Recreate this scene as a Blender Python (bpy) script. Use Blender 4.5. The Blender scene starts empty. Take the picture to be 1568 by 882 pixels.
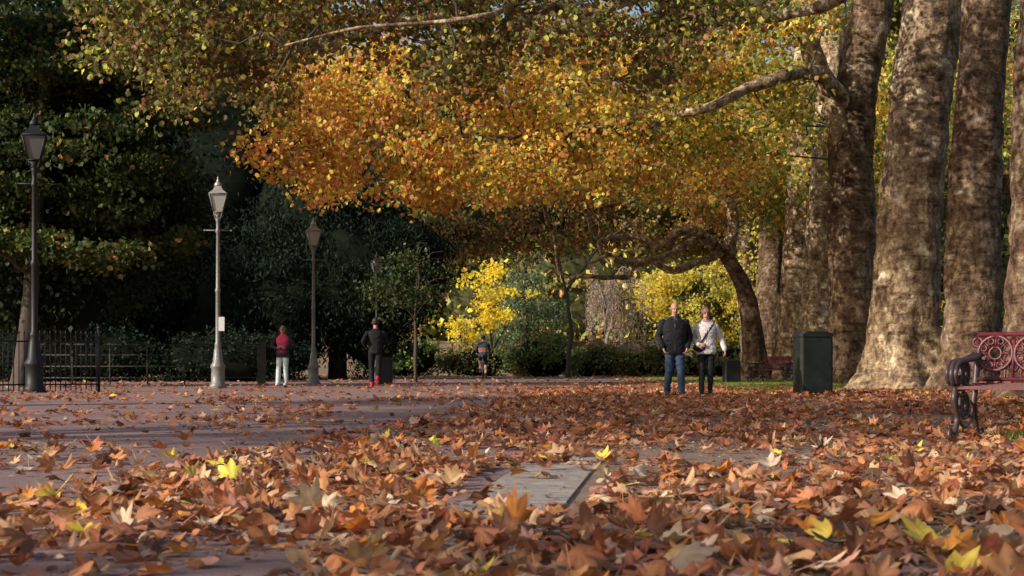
import bpy, math, random
import numpy as np
from mathutils import Vector, Matrix, noise, kdtree

rng = np.random.default_rng(11)
random.seed(5)
scene = bpy.context.scene
COL = scene.collection

# ------------------------------------------------------------------ materials
def new_mat(name):
    m = bpy.data.materials.new(name); m.use_nodes = True
    nt = m.node_tree; nt.nodes.clear()
    out = nt.nodes.new('ShaderNodeOutputMaterial')
    return m, nt, out
def ramp(nt, fac, stops):
    r = nt.nodes.new('ShaderNodeValToRGB')
    els = r.color_ramp.elements
    while len(els) < len(stops): els.new(0.5)
    for e, (p, c) in zip(els, stops):
        e.position = p; e.color = (c[0], c[1], c[2], 1)
    nt.links.new(fac, r.inputs[0]); return r.outputs[0]
def coords(nt, scale=(1,1,1)):
    tc = nt.nodes.new('ShaderNodeTexCoord'); mp = nt.nodes.new('ShaderNodeMapping')
    mp.inputs['Scale'].default_value = scale
    nt.links.new(tc.outputs['Object'], mp.inputs['Vector']); return mp.outputs[0]
def noise_tex(nt, vec, scale, detail=4, rough=0.55):
    n = nt.nodes.new('ShaderNodeTexNoise'); n.inputs['Scale'].default_value = scale
    n.inputs['Detail'].default_value = detail; n.inputs['Roughness'].default_value = rough
    nt.links.new(vec, n.inputs['Vector']); return n.outputs['Fac']
def mixc(nt, fac, a, b, mode='MIX'):
    m = nt.nodes.new('ShaderNodeMix'); m.data_type = 'RGBA'; m.blend_type = mode
    for sock, v in ((m.inputs[0], fac), (m.inputs[6], a), (m.inputs[7], b)):
        if hasattr(v, 'is_linked'): nt.links.new(v, sock)
        elif isinstance(v, (int, float)): sock.default_value = v
        else: sock.default_value = (v[0], v[1], v[2], 1)
    return m.outputs[2]
def bump(nt, h, strength, dist):
    b = nt.nodes.new('ShaderNodeBump'); b.inputs['Strength'].default_value = strength
    b.inputs['Distance'].default_value = dist
    nt.links.new(h, b.inputs['Height']); return b.outputs[0]
def principled(nt, out, col, rough=0.7, metal=0, normal=None, spec=0.5):
    p = nt.nodes.new('ShaderNodeBsdfPrincipled')
    if hasattr(col, 'is_linked'): nt.links.new(col, p.inputs['Base Color'])
    else: p.inputs['Base Color'].default_value = (*col, 1)
    if hasattr(rough, 'is_linked'): nt.links.new(rough, p.inputs['Roughness'])
    else: p.inputs['Roughness'].default_value = rough
    p.inputs['Metallic'].default_value = metal
    p.inputs['Specular IOR Level'].default_value = spec
    if normal: nt.links.new(normal, p.inputs['Normal'])
    nt.links.new(p.outputs[0], out.inputs[0]); return p

def leaf_mat(name, trans=0.4, boost=1.3, rough=0.6, vscale=30, spec=0.3, bl=.75):
    m, nt, out = new_mat(name)
    a = nt.nodes.new('ShaderNodeAttribute'); a.attribute_name = 'col'
    v = coords(nt); nf = noise_tex(nt, v, vscale, 3)
    c = mixc(nt, 1.0, a.outputs['Color'], ramp(nt, nf, [(0.3,(0.78,0.74,0.68)),(0.7,(1.15,1.15,1.15))]), 'MULTIPLY')
    p = nt.nodes.new('ShaderNodeBsdfPrincipled'); nt.links.new(c, p.inputs['Base Color'])
    p.inputs['Roughness'].default_value = rough; p.inputs['Specular IOR Level'].default_value = spec
    t = nt.nodes.new('ShaderNodeBsdfTranslucent')
    c2 = mixc(nt, 1.0, c, (boost, boost*0.97, boost*bl), 'MULTIPLY')
    nt.links.new(c2, t.inputs[0])
    mx = nt.nodes.new('ShaderNodeMixShader'); mx.inputs[0].default_value = trans
    nt.links.new(p.outputs[0], mx.inputs[1]); nt.links.new(t.outputs[0], mx.inputs[2])
    nt.links.new(mx.outputs[0], out.inputs[0]); return m

def simple_mat(name, col, rough=0.6, metal=0, var=0.25, scale=12, bmp=0.0, spec=0.5):
    m, nt, out = new_mat(name)
    v = coords(nt); nf = noise_tex(nt, v, scale, 5)
    lo = tuple(c*(1-var) for c in col); hi = tuple(min(1,c*(1+var)) for c in col)
    c = ramp(nt, nf, [(0.3, lo), (0.7, hi)])
    nrm = bump(nt, noise_tex(nt, v, scale*4, 4), bmp, 0.01) if bmp else None
    principled(nt, out, c, rough, metal, nrm, spec); return m

def bark_mat(name, tint=(1,1,1), s=1.0):
    m, nt, out = new_mat(name)
    v = coords(nt, (1,1,0.8)); vz = coords(nt, (1.2,1.2,5.5))
    big = noise_tex(nt, v, 2.6*s, 7, 0.66)
    med = noise_tex(nt, v, 10*s, 5, 0.62)
    wr = noise_tex(nt, vz, 1.7*s, 6, 0.62)
    vo = nt.nodes.new('ShaderNodeTexVoronoi'); vo.inputs['Scale'].default_value = 8*s
    nt.links.new(v, vo.inputs['Vector'])
    T = lambda c: tuple(a*b for a, b in zip(c, tint))
    c1 = ramp(nt, big, [(0.36,T((.13,.09,.065))),(0.46,T((.26,.195,.14))),(0.55,T((.36,.285,.205))),(0.60,T((.52,.45,.345))),(0.68,T((.64,.59,.48)))])
    c2 = ramp(nt, med, [(0.35,(.5,.45,.42)),(0.5,(.95,.93,.9)),(0.66,(1.25,1.22,1.18))])
    c = mixc(nt, 1.0, c1, c2, 'MULTIPLY')
    c = mixc(nt, 0.9, c, ramp(nt, wr, [(0.34,(.36,.31,.28)),(0.48,(1,1,1))]), 'MULTIPLY')
    sep = nt.nodes.new('ShaderNodeSeparateColor'); nt.links.new(vo.outputs['Color'], sep.inputs[0])
    c = mixc(nt, 0.65, c, ramp(nt, sep.outputs[0], [(0.0,(.55,.52,.49)),(0.5,(1,1,1)),(0.85,(1.35,1.35,1.22))]), 'MULTIPLY')
    ad = nt.nodes.new('ShaderNodeMath'); ad.operation = 'ADD'
    nt.links.new(med, ad.inputs[0]); nt.links.new(wr, ad.inputs[1])
    principled(nt, out, c, 0.9, 0, bump(nt, ad.outputs[0], 0.9, 0.09), 0.12); return m

M = {}
M['bark'] = bark_mat('plane_bark', (1.15,1.08,1.0))
M['bark_shaded'] = bark_mat('plane_bark_shaded', (0.52,0.45,0.42))  # copy of the bark for shaded trunks, shade put into the tint
M['bark_pale'] = bark_mat('plane_bark_limb', (1.2,1.15,1.05), 1.4)
M['twig'] = simple_mat('twig_bark', (.06,.045,.035), 0.9)
M['leaf_gold'] = leaf_mat('leaf_gold', 0.5, 1.6)
M['leaf_dark'] = leaf_mat('leaf_conifer', 0.12, 1.0, 0.8, 4, .1)
M['leaf_mid'] = leaf_mat('leaf_mid', 0.38, 1.3)
M['leaf_ground'] = leaf_mat('fallen_leaf', 0.22, 1.3, 0.55, 25, 0.3)
M['iron_green'] = simple_mat('lamp_paint', (.17,.17,.155), 0.42, 0.0, 0.3, 20, 0.1)
M['iron_black'] = simple_mat('iron_black', (.016,.016,.018), 0.5, 0.0, 0.3, 20, 0.1, .3)
M['silver'] = simple_mat('lantern_roof_metal', (.42,.39,.36), 0.35, 0.3, 0.25, 15)
M['paper'] = simple_mat('paper_notice', (.75,.75,.73), 0.7, 0, 0.08, 30)

# ------------------------------------------------------------------ mesh helpers
def link(ob, parent=None):
    COL.objects.link(ob)
    if parent is not None: ob.parent = parent
    return ob
def empty(name, loc=(0,0,0)):
    e = bpy.data.objects.new(name, None); e.location = loc
    e.empty_display_size = 0.3; COL.objects.link(e); return e
def wparent(ob,e):   # geometry modelled in world coordinates, parented under an empty
    ob.parent=e; ob.matrix_parent_inverse=Matrix.Translation(e.location).inverted()
def mesh_np(name, verts, faces, mat, cols=None, smooth=False, parent=None):
    me = bpy.data.meshes.new(name)
    nv = len(verts); M_, k = faces.shape
    me.vertices.add(nv); me.vertices.foreach_set('co', np.ascontiguousarray(verts, dtype=np.float32).ravel())
    me.loops.add(M_*k); me.polygons.add(M_)
    me.loops.foreach_set('vertex_index', np.ascontiguousarray(faces, dtype=np.int32).ravel())
    me.polygons.foreach_set('loop_start', np.arange(0, M_*k, k, dtype=np.int32))
    me.update(calc_edges=True)
    if smooth: me.polygons.foreach_set('use_smooth', np.ones(M_, dtype=bool))
    if cols is not None:
        ca = me.color_attributes.new('col', 'FLOAT_COLOR', 'POINT')
        c4 = np.ones((nv, 4), dtype=np.float32); c4[:, :3] = np.clip(cols,0,.92)
        ca.data.foreach_set('color', c4.ravel())
    me.materials.append(mat)
    ob = bpy.data.objects.new(name, me); return link(ob, parent)

def catmull(pts, per=6):
    P = [Vector(p) for p in pts]; P = [P[0]*2-P[1]] + P + [P[-1]*2-P[-2]]
    out = []
    for i in range(1, len(P)-2):
        for j in range(per):
            t = j/per; a, b, c, d = P[i-1], P[i], P[i+1], P[i+2]
            out.append(0.5*((2*b)+(c-a)*t+(2*a-5*b+4*c-d)*t*t+(3*b-a-3*c+d)*t**3))
    out.append(P[-2]); return out

class MB:
    def __init__(s): s.v=[]; s.f=[]; s.m=[]; s.sm=[]
    def add(s, v, f, m=0, smooth=True):
        o = len(s.v); s.v += [tuple(p) for p in v]
        s.f += [tuple(i+o for i in q) for q in f]; s.m += [m]*len(f); s.sm += [smooth]*len(f)
    def tube(s, pts, rad, n=8, m=0, cap=True, lump=0.0, smooth=True):
        pts = [Vector(p) for p in pts]
        if not hasattr(rad, '__len__'): rad = [rad]*len(pts)
        v=[]; f=[]; t = (pts[1]-pts[0]).normalized()
        u = t.orthogonal().normalized()
        for i, p in enumerate(pts):
            t2 = (pts[min(i+1,len(pts)-1)]-pts[max(i-1,0)]).normalized()
            u = (u - t2*u.dot(t2)).normalized(); w = t2.cross(u)
            for j in range(n):
                a = 2*math.pi*j/n; d = u*math.cos(a)+w*math.sin(a); r = rad[i]
                if lump: r *= 1+lump*noise.noise((p+d*rad[i])*1.7/max(rad[i],.15)*.35)
                v.append(p+d*r)
        for i in range(len(pts)-1):
            for j in range(n):
                k=(j+1)%n; f.append((i*n+j,i*n+k,(i+1)*n+k,(i+1)*n+j))
        if cap:
            f.append(tuple(range(n))[::-1]); f.append(tuple((len(pts)-1)*n+j for j in range(n)))
        s.add(v, f, m, smooth)
    def box(s, c, size, m=0, rz=0, R=None):
        hx,hy,hz=[a/2 for a in size]; R = R or Matrix.Rotation(rz,3,'Z')
        v=[Vector(c)+R@Vector((x,y,z)) for x in(-hx,hx) for y in(-hy,hy) for z in(-hz,hz)]
        f=[(0,1,3,2),(4,6,7,5),(0,4,5,1),(2,3,7,6),(0,2,6,4),(1,5,7,3)]
        s.add(v,f,m,False)
    def lathe(s, prof, c=(0,0,0), n=16, m=0, smooth=True, rot=0, cap=True):
        v=[];f=[]
        for r,z in prof:
            for j in range(n):
                a=2*math.pi*j/n+rot; v.append((c[0]+r*math.cos(a),c[1]+r*math.sin(a),c[2]+z))
        for i in range(len(prof)-1):
            for j in range(n):
                k=(j+1)%n; f.append((i*n+j,i*n+k,(i+1)*n+k,(i+1)*n+j))
        if cap:
            f.append(tuple(range(n))[::-1]); f.append(tuple((len(prof)-1)*n+j for j in range(n)))
        s.add(v,f,m,smooth)
    def ring(s, c, ax, R, r, n=20, m=0, a0=0, a1=2*math.pi):
        ax=Vector(ax).normalized(); u=ax.orthogonal().normalized()
        if abs(ax.z)<.9: u=Vector((0,0,1)); u=(u-ax*u.dot(ax)).normalized()
        w=ax.cross(u)
        pts=[Vector(c)+(u*math.cos(a0+(a1-a0)*i/n)+w*math.sin(a0+(a1-a0)*i/n))*R for i in range(n+1)]
        s.tube(pts,r,6,m)
    def build(s, name, mats, parent=None, loc=None, rz=0):
        me=bpy.data.meshes.new(name); me.from_pydata(s.v,[],s.f)
        me.polygons.foreach_set('material_index', s.m); me.polygons.foreach_set('use_smooth', s.sm)
        for m in mats: me.materials.append(m)
        me.update(); ob=bpy.data.objects.new(name,me)
        if loc: ob.location=loc
        ob.rotation_euler=(0,0,rz)
        return link(ob,parent)

# ------------------------------------------------------------------ people
class PB:
    def __init__(s): s.v=[]; s.f=[]; s.pts=[]; s.mat=[]
    def add(s,v,f,m):
        o=len(s.v); s.v+=[tuple(p) for p in v]; s.f+=[tuple(i+o for i in q) for q in f]
        s.pts+=[tuple(p) for p in v]; s.mat+=[m]*len(v)
    def grid(s,rows,m):
        n=len(rows[0]); v=[p for r in rows for p in r]; f=[]
        for i in range(len(rows)-1):
            for j in range(n):
                k=(j+1)%n; f.append((i*n+j,i*n+k,(i+1)*n+k,(i+1)*n+j))
        f.append(tuple(range(n))[::-1]); f.append(tuple((len(rows)-1)*n+j for j in range(n)))
        s.add(v,f,m)
    def cap(s,a,b,ra,rb,m,n=14,k=10):
        a=Vector(a);b=Vector(b);t=(b-a).normalized();u=t.orthogonal().normalized();w=t.cross(u);rows=[]
        def row(c,r): return [c+(u*math.cos(2*math.pi*j/n)+w*math.sin(2*math.pi*j/n))*r for j in range(n)]
        for q in range(5): th=math.pi/2*(1-q/5)*.98; rows.append(row(a-t*ra*math.sin(th),ra*math.cos(th)))
        for q in range(k+1): rows.append(row(a.lerp(b,q/k),ra+(rb-ra)*q/k))
        for q in range(1,6): th=math.pi/2*q/5*.98; rows.append(row(b+t*rb*math.sin(th),rb*math.cos(th)))
        s.grid(rows,m)
    def ell(s,c,r,m,R=None,n=20):
        R=R or Matrix.Identity(3); rows=[]
        for i in range(15):
            th=math.pi*(.02+.96*i/14); rows.append([Vector(c)+R@Vector((r[0]*math.sin(th)*math.cos(2*math.pi*j/n),r[1]*math.sin(th)*math.sin(2*math.pi*j/n),-r[2]*math.cos(th))) for j in range(n)])
        s.grid(rows,m)
    def loft(s,rings,m,n=32,sub=6):
        K=[np.array(r,float) for r in rings]; K=[2*K[0]-K[1]]+K+[2*K[-1]-K[-2]]; rows=[]
        for i in range(1,len(K)-2):
            for j in range(sub+(i==len(K)-3)):
                t=j/sub;a,b,c,d=K[i-1],K[i],K[i+1],K[i+2]
                q=.5*(2*b+(c-a)*t+(2*a-5*b+4*c-d)*t*t+(3*b-a-3*c+d)*t**3)
                rows.append([Vector((q[0]+abs(q[3])*abs(math.cos(g))**.85*math.copysign(1,math.cos(g)),q[1]+abs(q[4])*abs(math.sin(g))**.85*math.copysign(1,math.sin(g)),q[2])) for g in [2*math.pi*z/n for z in range(n)]])
        s.grid(rows,m)
    def hand(s,w,d,pn,side,m,curl=.45):
        w=Vector(w);d=Vector(d).normalized();pn=Vector(pn);pn=(pn-d*pn.dot(d)).normalized();ac=d.cross(pn).normalized()*side
        R=Matrix((ac,d,pn)).transposed()
        s.ell(w+d*.045,(.040,.055,.017),m,R,14)
        for k,(o,L) in enumerate([(-.030,.058),(-.010,.068),(.010,.074),(.030,.066)]):
            p=w+d*.085+ac*o; dr=d.copy()
            for q,fr in enumerate((.42,.32,.26)):
                dr=(dr*math.cos(curl)+pn*math.sin(curl)).normalized()
                e=p+dr*L*fr; s.cap(p,e,.0095-.0012*q,.0088-.0012*q,m,8,3); p=e
                dr=(d*math.cos(curl*(q+2)*.7)+pn*math.sin(curl*(q+2)*.7)).normalized()
        p=w+d*.025+ac*.030; e=p+(d*.6+ac*.65+pn*.25).normalized()*.04; s.cap(p,e,.013,.0105,m,8,3)
        s.cap(e,e+(d*.85+ac*.2+pn*.4).normalized()*.03,.0105,.009,m,8,3)
    def head(s,c,m_skin,m_hair,style,m_dark,tilt=0,yaw=0,m_lip=None):
        R=Matrix.Rotation(yaw,3,'Z')@Matrix.Rotation(tilt,3,'X'); c=Vector(c); L=lambda x,y,z:c+R@Vector((x,y,z))
        s.ell(L(0,.012,.03),(.074,.092,.088),m_skin,R); s.ell(L(0,-.018,-.045),(.056,.066,.07),m_skin,R); s.ell(L(0,-.055,-.09),(.028,.025,.022),m_skin,R)
        s.cap(L(0,-.085,.012),L(0,-.108,-.022),.009,.014,m_skin,8,4)
        for q in(-1,1):
            s.ell(L(q*.076,.012,-.008),(.010,.018,.030),m_skin,R,10)
            s.ell(L(q*.030,-.077,.008),(.013,.009,.008),m_dark,R,10); s.cap(L(q*.018,-.082,.026),L(q*.045,-.074,.026),.005,.004,m_hair,6,3)
        s.cap(L(-.022,-.083,-.058),L(.022,-.083,-.058),.006,.006,m_lip if m_lip is not None else m_skin,8,4)
        if style=='balding': s.ell(L(0,.04,-.005),(.079,.07,.05),m_hair,R)
        elif style=='short': s.ell(L(0,.02,.045),(.080,.092,.084),m_hair,R); s.ell(L(0,.04,.0),(.079,.07,.07),m_hair,R)
        elif style=='bob':
            s.ell(L(0,.02,.045),(.090,.098,.088),m_hair,R); s.ell(L(0,.045,-.02),(.092,.07,.085),m_hair,R)
            for q in(-1,1): s.ell(L(q*.078,.005,-.015),(.022,.04,.06),m_hair,R)
        elif style=='pony':
            s.ell(L(0,.02,.04),(.080,.094,.084),m_hair,R); s.cap(L(0,.1,.04),L(0,.14,-.06),.03,.015,m_hair)
        elif style=='helmet':
            s.ell(L(0,.015,.065),(.098,.135,.078),m_hair,R); s.ell(L(0,.05,.0),(.079,.06,.06),m_dark,R)
    def shoe(s,a,yaw,m,pitch=0,sole=None,sc=1.0):
        R=Matrix.Rotation(yaw,3,'Z')@Matrix.Rotation(pitch,3,'X'); a=Vector(a); L=lambda x,y,z:a+R@Vector((x,y,z))*sc
        s.ell(L(0,-.03,-.035),(.045,.085,.042),m,R); s.ell(L(0,-.12,-.05),(.045,.07,.030),m,R); s.cap(L(0,.005,.03),L(0,.01,-.03),.048,.045,m)
        s.ell(L(0,-.07,-.072),(.048,.135,.014),m if sole is None else sole,R)
    def build(s,name,mats,loc,rz,sc=1.0,voxel=.0065,wrinkle=()):
        me=bpy.data.meshes.new('tmp'); me.from_pydata([tuple(np.array(p)*sc) for p in s.v],[],s.f); me.update()
        ob=bpy.data.objects.new('tmp',me); COL.objects.link(ob)
        md=ob.modifiers.new('r','REMESH'); md.mode='VOXEL'; md.voxel_size=voxel
        sm=ob.modifiers.new('s','SMOOTH'); sm.factor=.5; sm.iterations=2
        dg=bpy.context.evaluated_depsgraph_get(); dg.update()
        nm=bpy.data.meshes.new_from_object(ob.evaluated_get(dg)); bpy.data.objects.remove(ob)
        kd=kdtree.KDTree(len(s.pts))
        for i,p in enumerate(s.pts): kd.insert(Vector(p)*sc,i)
        kd.balance(); nm.materials.clear()
        for m in mats: nm.materials.append(m)
        n=len(nm.vertices); co=np.empty(n*3,np.float32); nm.vertices.foreach_get('co',co); co=co.reshape(-1,3)
        no=np.empty(n*3,np.float32); nm.vertex_normals.foreach_get('vector',no); no=no.reshape(-1,3)
        mi=[s.mat[kd.find(p.center)[1]] for p in nm.polygons]
        vm=np.zeros(n,int)
        for p,q in zip(nm.polygons,mi):
            for vtx in p.vertices: vm[vtx]=q
        h=np.array([noise.noise(Vector((c[0]*9,c[1]*9,c[2]*16)))+.5*noise.noise(Vector(c)*35) if q in wrinkle else 0 for c,q in zip(co.tolist(),vm.tolist())])
        co=co+no*h[:,None]*.010; nm.vertices.foreach_set('co',co.astype(np.float32).ravel())
        nm.polygons.foreach_set('material_index',mi); nm.polygons.foreach_set('use_smooth',[True]*len(mi))
        nm.update(); o=bpy.data.objects.new(name,nm); o.location=loc; o.rotation_euler=(0,0,rz); return link(o)
cl=lambda n,c,r=.8,v=.2:simple_mat(n,c,r,0,v,25,.3,.25)
SK=cl('skin',(.42,.22,.155),.55,.08); DK=cl('eye_dark',(.02,.015,.012),.4)
def legs(pb,hipx,z,L,R,mt,ms,r=(.095,.068,.052),sole=None,pL=0,pR=0,ssc=1.0):
    for q,(kn,an),pt in((1,L,pL),(-1,R,pR)):
        hip=(q*hipx,0.0,z)
        pb.cap(hip,kn,r[0],r[1],mt); mid=Vector(kn).lerp(Vector(an),.35); pb.cap(kn,tuple(mid),r[1]*.97,r[1]*.98,mt); pb.cap(tuple(mid),an,r[1]*.98,r[2],mt)
        pb.shoe(an,0,ms,pt,sole,ssc)
def arm(pb,sh,el,wr,m,r=(.068,.055,.042)):
    pb.cap(sh,el,r[0],r[1],m); pb.cap(el,wr,r[1],r[2],m)
LIP=cl('lip',(.35,.13,.11))
pb=PB()   # man, dark jacket and jeans
pb.loft([(0,0,.80,.185,.14),(0,0,.86,.215,.155),(0,0,1.0,.215,.157),(0,-.01,1.15,.215,.155),(0,-.005,1.30,.23,.15),(0,0,1.41,.22,.13),(0,0,1.47,.14,.10),(0,-.005,1.52,.075,.075)],0)
pb.loft([(0,.01,.78,.165,.125),(0,.01,.9,.18,.13)],1)
legs(pb,.09,.88,((.105,-.11,.50),(.105,-.19,.10)),((-.10,.00,.48),(-.115,.16,.13)),1,2,(.10,.076,.066),None,0,.35)
for q in(1,-1):
    arm(pb,(q*.215,0,1.40),(q*.30,.07,1.13),(q*.235,-.09,.95),0,(.076,.068,.053))
    pb.hand((q*.232,-.10,.925),(-q*.3,-.15,-.9),(-q,.1,0),q,3,.5)
pb.cap((0,.0,1.46),(0,-.03,1.58),.058,.055,3); pb.cap((0,-.05,1.42),(0,-.06,1.50),.05,.04,6)
pb.cap((-.01,-.157,.86),(-.005,-.155,1.38),.006,.006,5,6,20)
pb.head((0,-.045,1.665),3,4,'balding',5,.18,0,7)
pb.build('walking_man',[cl('navy_coat',(.010,.011,.017)),cl('blue_jeans',(.035,.06,.11)),cl('shoe_dark',(.03,.035,.06),.5),SK,cl('grey_hair',(.35,.33,.31)),DK,cl('shirt_grey',(.09,.09,.11)),LIP],(3.08,32.2,.012),.06,1.0,wrinkle=(0,1))
pb=PB()   # woman, cream jacket
pb.loft([(0,0,.80,.18,.14),(0,0,.86,.20,.155),(0,0,.98,.185,.14),(0,-.01,1.10,.175,.135),(0,-.02,1.25,.19,.148),(0,0,1.36,.183,.118),(0,0,1.42,.12,.09),(0,0,1.465,.07,.07)],0)
legs(pb,.085,.85,((.085,-.05,.48),(.08,-.04,.10)),((-.08,-.10,.49),(-.085,-.19,.10)),1,2,(.092,.062,.043),None,0,0,.9)
arm(pb,(.18,0,1.33),(.29,.06,1.10),(.35,-.06,.90),0,(.064,.058,.048)); pb.hand((.355,-.075,.875),(.1,-.3,-.9),(-1,0,0),1,3,.45)
arm(pb,(-.18,0,1.33),(-.275,.04,1.09),(-.15,-.17,.99),0,(.064,.058,.048)); pb.hand((-.13,-.185,.985),(.85,-.25,-.1),(0,1,-.2),-1,3,.6)
pb.cap((0,0,1.42),(0,-.02,1.5),.048,.046,3); pb.head((0,-.03,1.575),3,4,'bob',5,.12,.1,7)
pb.loft([(0,-.01,1.40,.085,.08),(0,-.01,1.44,.09,.085),(0,0,1.475,.07,.07)],6)
st=[(.14,-.07,1.40),(.07,-.16,1.28),(-.02,-.17,1.15),(-.12,-.14,1.0)]
for a,b in zip(st[:-1],st[1:]): pb.cap(a,b,.013,.013,5,8,5)
pb.ell((-.14,-.15,.93),(.11,.05,.085),5); pb.cap((-.22,-.17,.97),(-.06,-.18,.97),.014,.014,5)
pb.build('walking_woman',[cl('cream_jacket',(.58,.53,.52)),cl('black_trousers',(.012,.012,.014)),cl('shoe_black',(.02,.02,.02),.5),SK,cl('brown_hair',(.13,.06,.035)),cl('black_leather',(.015,.013,.014),.4),cl('scarf',(.35,.18,.2)),LIP],(3.70,32.4,.012),-.08,1.0,wrinkle=(0,1))
pb=PB()   # jogger in pink gilet
pb.loft([(0,0,.92,.165,.125),(0,0,1.0,.162,.125),(0,0,1.12,.15,.115),(0,-.015,1.25,.172,.135),(0,0,1.36,.155,.11),(0,0,1.42,.10,.085),(0,0,1.46,.065,.065)],0)
pb.loft([(0,0,.80,.165,.13),(0,0,.90,.178,.135),(0,0,1.02,.172,.132)],6)
legs(pb,.085,.84,((.095,-.05,.48),(.09,.02,.10)),((-.095,-.09,.50),(-.11,-.10,.10)),1,2,(.09,.068,.066),None,0,0,.95)
for q in(1,-1):
    arm(pb,(q*.19,0,1.34),(q*.31,.03,1.12),(q*.15,-.17,1.06),6,(.066,.06,.046)); pb.hand((q*.12,-.20,1.065),(-q*.8,-.4,.15),(0,.5,1),q,3,.6)
pb.ell((0,-.215,1.08),(.05,.02,.065),5)
pb.cap((0,0,1.42),(0,-.02,1.5),.046,.045,3); pb.head((0,-.03,1.575),3,4,'pony',5,.1,0,7)
pb.build('jogging_woman',[cl('pink_gilet',(.55,.06,.14)),cl('pale_leggings',(.5,.58,.6)),cl('shoe_white',(.6,.62,.65),.5),SK,cl('dark_hair',(.03,.018,.012)),cl('phone_black',(.02,.02,.022),.3),cl('dark_top',(.022,.02,.024)),LIP],(-6.4,47.4,.012),-.1,1.0,.008,wrinkle=(0,6))
pb=PB()   # runner seen from behind
pb.loft([(0,0,.88,.165,.13),(0,0,1.0,.17,.13),(0,-.02,1.15,.175,.135),(0,-.04,1.32,.21,.15),(0,-.05,1.43,.20,.13),(0,-.05,1.49,.11,.09),(0,-.05,1.53,.06,.06)],0)
legs(pb,.085,.92,((.10,-.12,.52),(.09,-.06,.10)),((-.09,.02,.50),(-.06,.30,.26)),1,2,(.10,.074,.055),None,0,1.2)
arm(pb,(.20,-.04,1.41),(.31,.16,1.20),(.25,-.02,1.05),0,(.066,.056,.042)); pb.hand((.245,-.04,1.05),(-.1,-.9,.1),(-1,0,0),1,3,.9)
arm(pb,(-.20,-.04,1.41),(-.31,-.12,1.16),(-.20,-.30,1.28),0,(.066,.056,.042)); pb.hand((-.195,-.32,1.29),(.1,-.7,.6),(1,0,0),-1,3,.9)
pb.cap((0,-.05,1.48),(0,-.07,1.6),.055,.052,3); pb.head((0,-.085,1.685),3,4,'short',5,.05)
pb.build('running_man',[cl('black_top',(.008,.008,.010)),cl('black_tights',(.008,.008,.010)),cl('shoe_red',(.4,.03,.05),.5),SK,bpy.data.materials['dark_hair'],DK],(-3.5,43.5,.012),math.pi+.05,1.0,.008,wrinkle=(0,))
E=empty('cyclist',(-1.13,66,0.008))
pb=PB()
pb.loft([(0,.14,.94,.155,.13),(0,.10,1.02,.16,.13),(0,-.02,1.18,.16,.12),(0,-.15,1.33,.19,.12),(0,-.22,1.42,.18,.11),(0,-.25,1.47,.10,.08),(0,-.27,1.50,.06,.06)],0)
pb.loft([(0,.05,1.10,.166,.13),(0,-.03,1.18,.168,.128),(0,-.08,1.24,.178,.128)],6)
pb.cap((.085,.12,.95),(.11,-.22,.80),.10,.068,1); pb.cap((.11,-.22,.80),(.11,-.06,.40),.066,.045,3); pb.shoe((.11,-.05,.38),0,2)
pb.cap((-.085,.12,.95),(-.11,-.10,.60),.10,.068,1); pb.cap((-.11,-.10,.60),(-.11,.06,.22),.066,.045,3); pb.shoe((-.11,.06,.20),0,2)
for q in(1,-1):
    arm(pb,(q*.19,-.20,1.40),(q*.27,-.36,1.18),(q*.22,-.52,1.06),0,(.06,.048,.036)); pb.hand((q*.22,-.54,1.055),(0,-1,-.1),(0,0,-1),q,3,.7)
pb.cap((0,-.24,1.46),(0,-.30,1.56),.055,.052,3); pb.head((0,-.34,1.62),3,4,'helmet',5,.2)
o=pb.build('rider',[cl('navy_jersey',(.03,.04,.07)),cl('cycling_shorts',(.012,.012,.014)),cl('shoe_black2',(.02,.02,.02)),SK,cl('helmet_dark',(.03,.03,.035),.35),DK,cl('orange_panel',(.32,.10,.05))],(0,0,0),0,1.0,.008,wrinkle=(0,)); o.parent=E
mb=MB()
for y,r in((.52,.33),(-.56,.33)):
    mb.ring((0,y,.34),(1,0,0),r,.017,32,0)
    mb.tube([(-.05,y,.34),(.05,y,.34)],.02,8,0)
    for k in range(14): a=k*math.pi/7; mb.tube([(0,y,.34),(0,y+math.cos(a)*r,.34+math.sin(a)*r)],.002,3,0)
T=lambda a,b,r=.016:mb.tube([a,b],r,8,1)
T((0,.02,.29),(0,.16,.88)); T((0,.02,.29),(0,-.42,.62),.02); T((0,.14,.78),(0,-.40,.78)); T((0,-.36,.92),(0,-.42,.6),.02)
for q in(-.05,.05): T((q,.52,.34),(q*.5,.14,.76),.009); T((q,.52,.34),(q*.5,.02,.29),.010); T((q,-.56,.34),(q*.6,-.41,.64),.012)
mb.tube([(-.3,-.42,1.0),(-.1,-.38,.99),(.1,-.38,.99),(.3,-.42,1.0)],.014,6,0); T((0,-.36,.92),(0,-.38,.99))
mb.tube([(0,.27,.92),(0,.16,.925),(0,.0,.915)],[.075,.06,.02],8,0); T((0,.16,.88),(0,.16,.92))
mb.ring((.035,.02,.29),(1,0,0),.09,.006,16,0); T((.04,0,.33),(.13,0,.33),.01); T((-.04,.04,.15),(-.13,.04,.15),.01)
o=mb.build('bicycle',[M['iron_black'],simple_mat('frame_paint',(.04,.05,.08),.3)]); o.parent=E
E.rotation_euler=(0,0,math.pi)

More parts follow.
